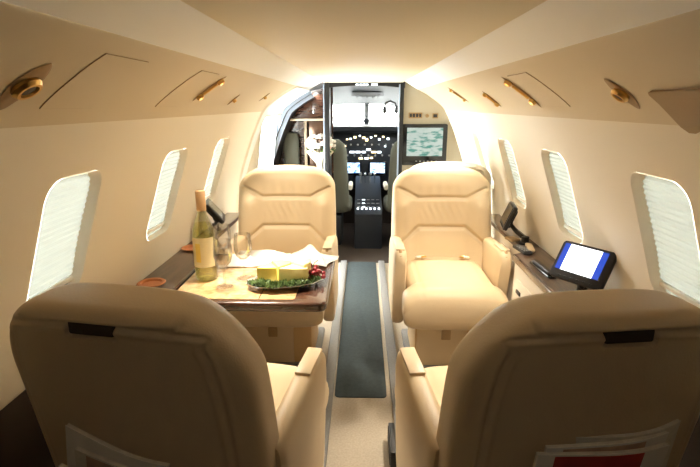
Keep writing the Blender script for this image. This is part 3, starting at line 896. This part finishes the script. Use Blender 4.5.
# wine glasses
def wine_glass(loc, label, sc=1.):
    t = thing('wine_glass', label, 'wine glass', loc, 0, 'wine glasses on the table')
    bm = new(); lathe(bm, [(r*sc, z*sc) for r, z in [(.0, .004), (.031, .001), (.033, .002), (.031, .004), (.012, .007), (.0045, .014), (.0040, .085)]], n=32); obj('stem', bm, M['glass'], t)
    bm = new(); pr = [(.004, .085), (.016, .090), (.030, .105), (.0375, .130), (.0385, .150), (.036, .178), (.0325, .20)]
    pr2 = pr + [(.0315, .20), (.035, .178), (.0375, .150), (.0365, .130), (.029, .107), (.015, .092), (.0, .090)]
    lathe(bm, [(r*sc, z*sc) for r, z in pr2], n=36); obj('bowl', bm, M['glass'], t)
    return t
g = wine_glass((-.485, 1.585, TZ), 'empty wine glass nearest the camera, beside the wine bottle', .86)
dup(g, (-.435, 1.668, TZ), .4, 'empty wine glass just left of the fruit platter')
dup(g, (-.545, 1.795, TZ), .8, 'empty wine glass standing behind the wine bottle')

# white linen napkin and papers
def crumple(name, cx, cy, w, d, amp, seed, m, label, cat, z=TZ, rot=0., thick=.0025, ridge=None):
    rnd = random.Random(seed); ph = [rnd.uniform(0, 6) for _ in range(8)]
    n, k = 40, 30; bm = new(); vs = []; fs = []
    for s in (0, 1):
        for i in range(n+1):
            for j in range(k+1):
                u, v = i/n-.5, j/k-.5
                h = amp*(.5+.5*sin(u*9+ph[0]+2*sin(v*5+ph[1])))*(.6+.4*sin(v*11+ph[2]+u*4))
                h += amp*.5*abs(sin(u*6+v*7+ph[3]))
                if ridge: h += ridge*math.exp(-((u*.8+v*.55-.05)/.13)**2)*(1-abs(u)*.8)
                edge = min(1, 8*min(.5-abs(u), .5-abs(v))+.12); h *= edge
                x, y = u*w*(1+.06*sin(v*8+ph[4])), v*d*(1+.08*sin(u*7+ph[5]))
                vs.append((cx+x*cos(rot)-y*sin(rot), cy+x*sin(rot)+y*cos(rot), z+.0004+h+s*thick))
    N = (n+1)*(k+1)
    for i in range(n):
        for j in range(k):
            a = i*(k+1)+j; fs.append((a, a+1, a+k+2, a+k+1)); fs.append((N+a, N+a+k+1, N+a+k+2, N+a+1))
    for i in range(n):
        a = i*(k+1); b = a+k; fs.append((a, a+k+1, N+a+k+1, N+a)); fs.append((b, N+b, N+b+k+1, b+k+1))
    for j in range(k):
        a = j; b = n*(k+1)+j; fs.append((a, N+a, N+a+1, a+1)); fs.append((b, b+1, N+b+1, N+b))
    absorb(bm, vs, fs); return tag(obj(name, bm, m), label, cat)
crumple('napkin', -.425, 1.880, .215, .18, .034, 2, M['linen'], 'crumpled white linen napkin behind the wine glasses', 'napkin', rot=-.08)
crumple('newspaper', -.213, 1.905, .20, .15, .012, 9, M['paper'], 'folded white newspaper behind the fruit platter', 'newspaper', rot=-.35, ridge=.045)

# fruit platter
t = thing('serving_platter', 'oval silver serving platter on the dining table', 'platter', (-.272, 1.610, TZ), R(17))
bm = new(); prof = [(0, .003), (.60, .003), (.72, .006), (.80, .014), (.97, .018), (1., .020), (.985, .0225), (.80, .018), (.71, .010), (.58, .007), (0, .007)]
vs = []; fs = []; n = 56
for r, z in prof:
    for i in range(n):
        a = 2*pi*i/n; sc = 1+.02*sin(a*12)*(r > .75); vs.append((max(r, .001)*.140*cos(a)*sc, max(r, .001)*.085*sin(a)*sc, z))
for j in range(len(prof)-1):
    for i in range(n): q = (i+1) % n; fs.append((j*n+i, j*n+q, (j+1)*n+q, (j+1)*n+i))
absorb(bm, vs, fs); obj('dish', bm, M['silver'], t)
PZ = TZ+.008
def platter_pt(a, r): 
    x, y = .140*r*cos(a), .085*r*sin(a); c, s_ = cos(R(17)), sin(R(17)); return (-.272+x*c-y*s_, 1.610+x*s_+y*c)
# lettuce bed
bm = new(); rnd = random.Random(11)
for i in range(150):
    a = rnd.uniform(-pi*1.02, pi*.25) if i % 5 else rnd.uniform(0, 2*pi); r = rnd.uniform(.50, .86); x, y = platter_pt(a, r)
    n = 6; vs = []; fs = []; rot = rnd.uniform(0, 6); tilt = rnd.uniform(-.5, .7); L_ = rnd.uniform(.018, .032)
    for u in range(n+1):
        for v in range(n+1):
            p, q = u/n-.5, v/n-.5; z = .006*sin(p*14+i)+.005*sin(q*16+i*2)+.4*p*p*L_
            px, py, pz = p*L_, q*L_*.8, z
            py, pz = py*cos(tilt)-pz*sin(tilt), py*sin(tilt)+pz*cos(tilt)
            vs.append((x+px*cos(rot)-py*sin(rot), y+px*sin(rot)+py*cos(rot), PZ+.007+rnd.random()*.002+i % 7*.0014+max(pz, -.006)))
    fs = [(u*(n+1)+v, (u+1)*(n+1)+v, (u+1)*(n+1)+v+1, u*(n+1)+v+1) for u in range(n) for v in range(n)]
    absorb(bm, vs, fs)
o = obj('lettuce', bm, M['leaf']); o['kind'] = 'stuff'; tag(o, 'curly green lettuce garnish spilling over the platter rim', 'lettuce')
def wedge(name, x, y, z, r, h, ang, rot, m, label, cat, tilt=0.):
    bm = new(); pts = [(0, 0)] + [(r*cos(-ang/2+ang*i/8), r*sin(-ang/2+ang*i/8)) for i in range(9)]
    prism(bm, pts, 0, h, 'z', .003, 2)
    bmesh.ops.subdivide_edges(bm, edges=list(bm.edges), cuts=1, use_grid_fill=True)
    for v in bm.verts: v.co += Vector((sin(v.co.y*190), sin(v.co.x*170), sin(v.co.x*150+v.co.y*120)))*.0012
    return tag(obj(name, bm, m, loc=(x, y, z), rot=(tilt, 0, rot)), label, cat)
wedge('pineapple_chunk', -.372, 1.600, PZ+.006, .098, .052, 1.0, .55, M['cheese'], 'bright yellow pineapple wedge at the left end of platter', 'fruit')
wedge('pineapple_chunk', -.330, 1.655, PZ+.010, .078, .058, 1.1, -.5, M['cheese'], 'yellow pineapple wedge behind the foremost fruit pieces', 'fruit')
wedge('melon_slice', -.290, 1.585, PZ+.006, .100, .056, .95, .45, M['melon'], 'pale yellow melon slice at the middle front of platter', 'fruit')
wedge('melon_slice', -.265, 1.645, PZ+.012, .080, .060, 1.0, -.2, M['melon'], 'pale melon slice at the back of platter near the paper', 'fruit')
t = thing('grape_bunch', 'bunch of red grapes at the right end of platter', 'grapes', (-.180, 1.650, PZ+.004))
rnd = random.Random(4); placed = []
for i in range(900):
    if len(placed) >= 30: break
    p = Vector((rnd.gauss(0, .019), rnd.gauss(0, .018), rnd.uniform(.010, .05)))
    if p.z > .052-14*(p.x**2+p.y**2) or any((p-q).length < .0135 for q in placed): continue
    placed.append(p)
for p in placed:
    bm = new(); ball(bm, p, .0085, (1, 1, 1.15), 2, rot=(rnd.random(), rnd.random(), 0)); obj('grape', bm, M['grape'], t)
bm = new(); tube(bm, [(0, 0, .03), (.006, .006, .055), (.02, .012, .064)], .0016, 6); obj('stem', bm, M['leaf'], t)

# ------------------------------------------------------------------ arm-mounted monitors
def monitor(c, yaw, tilt, foot, w, h, label, lit=True, back=None):
    t = thing('seat_monitor', label, 'monitor', foot, 0, 'monitors on the side ledges')
    rel = Vector(c)-Vector(foot)
    mt = Matrix.Translation(rel) @ Euler((-tilt, 0, -yaw)).to_matrix().to_4x4()
    if abs(tilt) > 0: mt = Matrix.Translation(rel) @ Matrix.Rotation(-yaw, 4, 'Z') @ Matrix.Rotation(-tilt, 4, 'X')
    bm = new(); prism(bm, rrect(w, h, .012, 5), -.008, .012, 'y', .004); prism(bm, rrect(w*.8, h*.75, .012, 5), .010, .022, 'y', .004); bm.transform(mt); hs = obj('housing', bm, M['black'], t)
    if lit:
        bm = new(); box(bm, (-.004, -.009, .010), (w*.60, .003, h*.70), .0); bm.transform(mt); obj('screen', bm, M['lcd'], hs)
        for s in (-1, 1):
            bm = new(); box(bm, (-.004+s*w*.355, -.009, .010), (w*.11, .003, h*.70), .0); bm.transform(mt); obj('screen_margin', bm, M['lcd_blue'], hs)
    else:
        bm = new(); box(bm, (0, -.009, .008), (w*.86, .003, h*.74), .0); bm.transform(mt); obj('screen', bm, M['black_gloss'], hs)
    for i in range(6):
        bm = new(); box(bm, (-w*.3+i*w*.12, -.009, -h*.5+.010), (.010, .003, .005), .001); bm.transform(mt); obj('button', bm, M['dark_trim'], hs)
    b = mt @ Vector((0, .022, -h*.25))
    bm = new(); ball(bm, b, .018, (1, 1, 1), 2); obj('pivot', bm, M['black'], t)
    bm = new(); mid = Vector((b.x*.5, b.y*.5, max(b.z*.55, .02))); tube(bm, [b, mid, (0, 0, .022)], .010, 10); lathe(bm, [(.030, 0), (.030, .006), (.018, .010), (.017, .034), (0, .036)], n=24); obj('arm', bm, M['black'], t)
    return t
monitor((.716, 1.500, .768), R(55.8), R(33), (.755, 1.56, .6425), .182, .132, 'lit white-and-blue monitor on the right ledge near the camera')
monitor((.700, 2.27, .757), R(100), R(22), (.762, 2.18, .6425), .17, .12, 'dark switched-off monitor turned sideways by the chair under the television', lit=False)
monitor((-.725, 2.30, .765), R(-105), R(40), (-.762, 2.40, .6425), .17, .12, 'black switched-off monitor on the left ledge behind the wine bottle', lit=False)

# small things on the right ledge
t = thing('remote_control', 'slim black remote control lying on the right ledge', 'remote', (.712, 2.06, .6425), R(8))
bm = new(); prism(bm, rrect(.040, .13, .012, 5), 0, .014, 'z', .004); obj('body', bm, M['black'], t)
bm = new()
for i in range(4):
    for j in range(3): box(bm, (-.011+.011*j, -.04+.022*i, .0145), (.006, .010, .003), .001)
o = obj('keys', bm, M['grey'], t)
bm = new(); box(bm, (.755, 2.09, .6505), (.030, .11, .016), .005, rot=(0, 0, -.2)); tag(obj('glasses_case', bm, M['leather']), 'tan slim case beside the black remote on right ledge', 'case')
bm = new(); box(bm, (.722, 2.24, .649), (.05, .06, .013), .004, rot=(0, 0, .3)); tag(obj('card_box', bm, M['tan']), 'small tan box under the side-turned black monitor', 'box')
t = thing('handset', 'black telephone handset in its slot on right ledge edge', 'telephone', (.708, 1.80, .6425), R(3))
bm = new(); prism(bm, rrect(.034, .19, .010, 5), 0, .010, 'z', .003); obj('cradle', bm, M['black_gloss'], t)
bm = new(); prism(bm, rrect(.022, .16, .010, 5), .008, .022, 'z', .005); obj('receiver', bm, M['black'], t)

# ------------------------------------------------------------------ overhead fixtures
def fixture(side, y, x0, x1, wid, label, n, lamp=True):
    """recessed reading-light / air-outlet unit lying across the overhead panel"""
    t = thing('reading_light', label, 'reading light', (0, 0, 0), 0, 'overhead reading lights and air outlets')
    def path(off, m=14): return [psu_pt(side, y, x0+(x1-x0)*i/m, off) for i in range(m+1)]
    # bezel: pointed oval conforming to the panel
    bm = new(); vs = []; fs = []; K = 20; J = 8
    for i in range(K+1):
        u = i/K; x = x0+(x1-x0)*u; w = wid*(sin(pi*u)**.6 if 0 < u < 1 else .02)
        for j in range(J+1):
            q = j/J-.5
            p, nn = psu_pt(side, y+q*w, x, .0015+.0035*(1-(2*abs(q))**4)*(sin(pi*u)**.5 if 0 < u < 1 else 0))
            vs.append(p)
    fs = [(i*(J+1)+j, i*(J+1)+j+1, (i+1)*(J+1)+j+1, (i+1)*(J+1)+j) for i in range(K) for j in range(J)]
    absorb(bm, vs, fs); bz = obj('bezel', bm, M['brass'], t)
    us = [.5] if n == 1 else [.2, .8]
    for u in us:
        p, nn = psu_pt(side, y, x0+(x1-x0)*u, .003)
        q = nn.to_track_quat('Z', 'Y').to_matrix().to_4x4()
        bm = new(); lathe(bm, [(wid*.40, 0), (wid*.42, .006), (wid*.34, .012), (wid*.26, .012), (wid*.24, .006), (0, .006)], n=24); bm.transform(Matrix.Translation(p) @ q); nz = obj('nozzle', bm, M['gold'], t)
        bm = new(); lathe(bm, [(wid*.20, .0062), (wid*.20, .009), (0, .010)], n=20); bm.transform(Matrix.Translation(p) @ q); obj('lens', bm, M['lens'] if lamp else M['black'], nz)
    if n == 2:
        bm = new(); pts = [psu_pt(side, y, x0+(x1-x0)*u, .006)[0] for u in (.3, .4, .5, .6, .7)]
        tube(bm, pts, .006, 8); obj('center_bar', bm, M['gold'], t)
    return t
fixture(-1, .80, .50, .60, .062, 'bronze air outlet overhead at the left edge of photo', 1, lamp=False)
fixture(1, 1.09, .515, .60, .050, 'bronze single air outlet overhead on right, nearest the camera', 1, lamp=False)
fixture(-1, 1.66, .452, .575, .032, 'long gold twin reading light overhead above the dining table', 2)
fixture(1, 1.68, .455, .60, .034, 'long gold twin reading light overhead on the right side', 2)
fixture(1, 2.16, .51, .60, .026, 'short gold reading light overhead on right, second from the bulkhead', 2)
fixture(1, 2.70, .45, .575, .020, 'foremost thin reading light overhead on the right', 2)
fixture(-1, 2.14, .53, .59, .022, 'short bright reading light overhead on the left beyond the long one', 1)
fixture(-1, 2.68, .50, .565, .022, 'foremost short reading light overhead near the galley arch', 1)

# oxygen mask doors: thin plates outlined by their gap
def mask_door(side, y0, y1, x0, x1, label):
    t = thing('access_panel', label, 'panel', (0, 0, 0), 0, 'overhead oxygen mask panels')
    bm = new(); vs = []; K, J = 12, 6
    for i in range(K+1):
        for j in range(J+1):
            vs.append(psu_pt(side, y0+(y1-y0)*j/J, x0+(x1-x0)*i/K, .0022)[0])
    absorb(bm, vs, [(i*(J+1)+j, i*(J+1)+j+1, (i+1)*(J+1)+j+1, (i+1)*(J+1)+j) for i in range(K) for j in range(J)])
    d = obj('door', bm, M['psu'], t)
    bm = new(); P = [psu_pt(side, y0, x0+(x1-x0)*i/12, .001)[0] for i in range(13)] + [psu_pt(side, y0+(y1-y0)*i/6, x1, .001)[0] for i in range(1, 7)]
    P += [psu_pt(side, y1, x1-(x1-x0)*i/12, .001)[0] for i in range(1, 13)] + [psu_pt(side, y1-(y1-y0)*i/6, x0, .001)[0] for i in range(1, 6)]
    tube(bm, P, .0011, 6, closed=True); obj('gap_seal', bm, M['gap'], t)
    return t
mask_door(-1, .90, 1.075, .46, .597, 'thinly outlined overhead panel nearest the camera on the left')
mask_door(-1, 1.405, 1.57, .452, .595, 'thinly outlined overhead panel beside the long left reading light')
mask_door(1, 1.44, 1.62, .46, .595, 'thinly outlined overhead panel beside the long right reading light')
# brown tapered patch, slightly raised, at the right edge
bm = new(); vs = []; fs = []
out = [(.985, 1.292), (.984, 1.275), (.978, 1.25), (.968, 1.232), (.950, 1.222), (.930, 1.222), (.90, 1.232), (.87, 1.242), (.80, 1.25), (.70, 1.252), (.62, 1.252), (.62, 1.297), (.80, 1.297), (.978, 1.297)]
def wxs(z, off): return wall_xs(z)-off*.6
n = len(out); 
vs = [(wxs(z, .014), y, z-.004) for y, z in out] + [(wxs(z, .0), y+.003, z) for y, z in out]
absorb(bm, vs, [list(range(n))] + [(i, (i+1) % n, n+(i+1) % n, n+i) for i in range(n)])
bmesh.ops.recalc_face_normals(bm, faces=bm.faces)
tag(obj('wall_pad', bm, M['tan'], smooth=False), 'brown tapered patch high on the right wall at photo edge', 'pad')

# ceiling downlights
for i, (x, y, lab) in enumerate([(.195, 1.66, 'faint round ceiling lamp near the right ceiling edge'),]):
    t = thing('ceiling_light', lab, 'ceiling light', (x, y, 1.4395), 0)
    bm = new(); lathe(bm, [(.048, 0.), (.047, -.003), (.041, -.004), (.039, -.002)], n=36); obj('trim_ring', bm, M['ceil'], t)
    bm = new(); lathe(bm, [(.040, -.001), (.038, -.003), (.0, -.0035)], n=36); obj('diffuser', bm, M['down'], t)
# floor vent by the right chair base
t = thing('floor_vent', 'black floor air vent beside the near right armchair base', 'vent', (.118, 1.53, 0))
bm = new(); box(bm, (0, 0, .045), (.022, .17, .07), .004); obj('grille', bm, M['black'], t)
bm = new()
for i in range(6): box(bm, (-.012, 0, .02+.010*i), (.004, .15, .004), .001)
obj('slats', bm, M['dark_trim'], t)

# ------------------------------------------------------------------ lamps
def area(name, loc, size, sizey, power, col, direction):
    l = bpy.data.lights.new(name, 'AREA'); l.shape = 'RECTANGLE'; l.size = size; l.size_y = sizey; l.energy = power; l.color = col
    o = bpy.data.objects.new(name, l); COL.objects.link(o); o.location = loc
    o.rotation_euler = Vector(direction).to_track_quat('-Z', 'Y').to_euler(); return o
def spot(name, loc, target, power, col, ang=50, blend=.6, rad=.012):
    l = bpy.data.lights.new(name, 'SPOT'); l.energy = power; l.color = col; l.spot_size = R(ang); l.spot_blend = blend; l.shadow_soft_size = rad
    o = bpy.data.objects.new(name, l); COL.objects.link(o); o.location = loc
    o.rotation_euler = (Vector(target)-Vector(loc)).to_track_quat('-Z', 'Y').to_euler(); return o
WARM = (1., .88, .70); NEUT = (1., .95, .88); COOL = (.90, .96, 1.)
# reading lamps aimed at the seats and table
def lamp_at(side, y, x, tgt, p, ang=50):
    q, nn = psu_pt(side, y, x, .02); spot('reading_lamp', q, tgt, p, WARM, ang)
lamp_at(-1, 1.66, .475, (-.30, 1.68, .65), 24, 50)
lamp_at(-1, 1.66, .55, (-.36, 1.34, .45), 30, 60)
lamp_at(1, 1.68, .48, (.36, 1.34, .45), 30, 60)
lamp_at(1, 1.68, .57, (.44, 2.12, .46), 20, 50)
lamp_at(-1, 2.14, .56, (-.38, 2.36, .7), 10, 70)
lamp_at(1, 2.16, .53, (.43, 2.46, .6), 8, 70)
lamp_at(1, 2.70, .47, (-.1, 2.6, .0), 12, 110)
lamp_at(-1, 2.68, .53, (.1, 2.6, .0), 12, 110)
spot('galley_fill', (-.38, 3.93, 1.38), (-.38, 3.97, .8), 1.5, NEUT, 110)  # added spot without a fixture, brightens bouquet and galley
spot('aft_fill', (0, -.15, 1.42), (0, .8, .7), 1.1, WARM, 130, 1., .05)  # added fill behind the camera, lifts the near seat backs
spot('vestibule_fill', (.0, 3.45, 1.43), (0, 3.4, 0), 8, NEUT, 120, 1., .03)  # added fill over the forward aisle, no lamp is modelled here
spot('ceiling_lamp', (.195, 1.66, 1.43), (.195, 1.66, 0), 3, WARM, 120, .9, .03)

# ------------------------------------------------------------------ sky
w = bpy.data.worlds.new('sky'); S.world = w; w.use_nodes = True
bg = w.node_tree.nodes['Background']; bg.inputs[0].default_value = (.97, 1., .96, 1); bg.inputs[1].default_value = 13.0

# ------------------------------------------------------------------ camera
cam = bpy.data.cameras.new('camera'); co = bpy.data.objects.new('camera', cam); COL.objects.link(co); S.camera = co
cam.sensor_width = 36; cam.lens = 480/700*36; cam.clip_start = .02
Yc = Vector((13, 128.5, -480)).normalized(); Zc = Vector((0, -Yc.z, Yc.y)).normalized(); Xc = Yc.cross(Zc)
rot = Matrix((Xc, Yc, Zc))          # world axes as rows: camera to world
co.matrix_world = Matrix.Translation((0, 0, 1.27)) @ rot.to_4x4()

S.view_settings.view_transform = 'Standard'; S.view_settings.look = 'None'; S.view_settings.gamma = 1; S.view_settings.use_curve_mapping = False
S.view_settings.exposure = 1.12
S.cycles.max_bounces = 10; S.cycles.transparent_max_bounces = 16; S.cycles.diffuse_bounces = 6
S.cycles.use_denoising = True
S.cycles.sample_clamp_indirect = 8
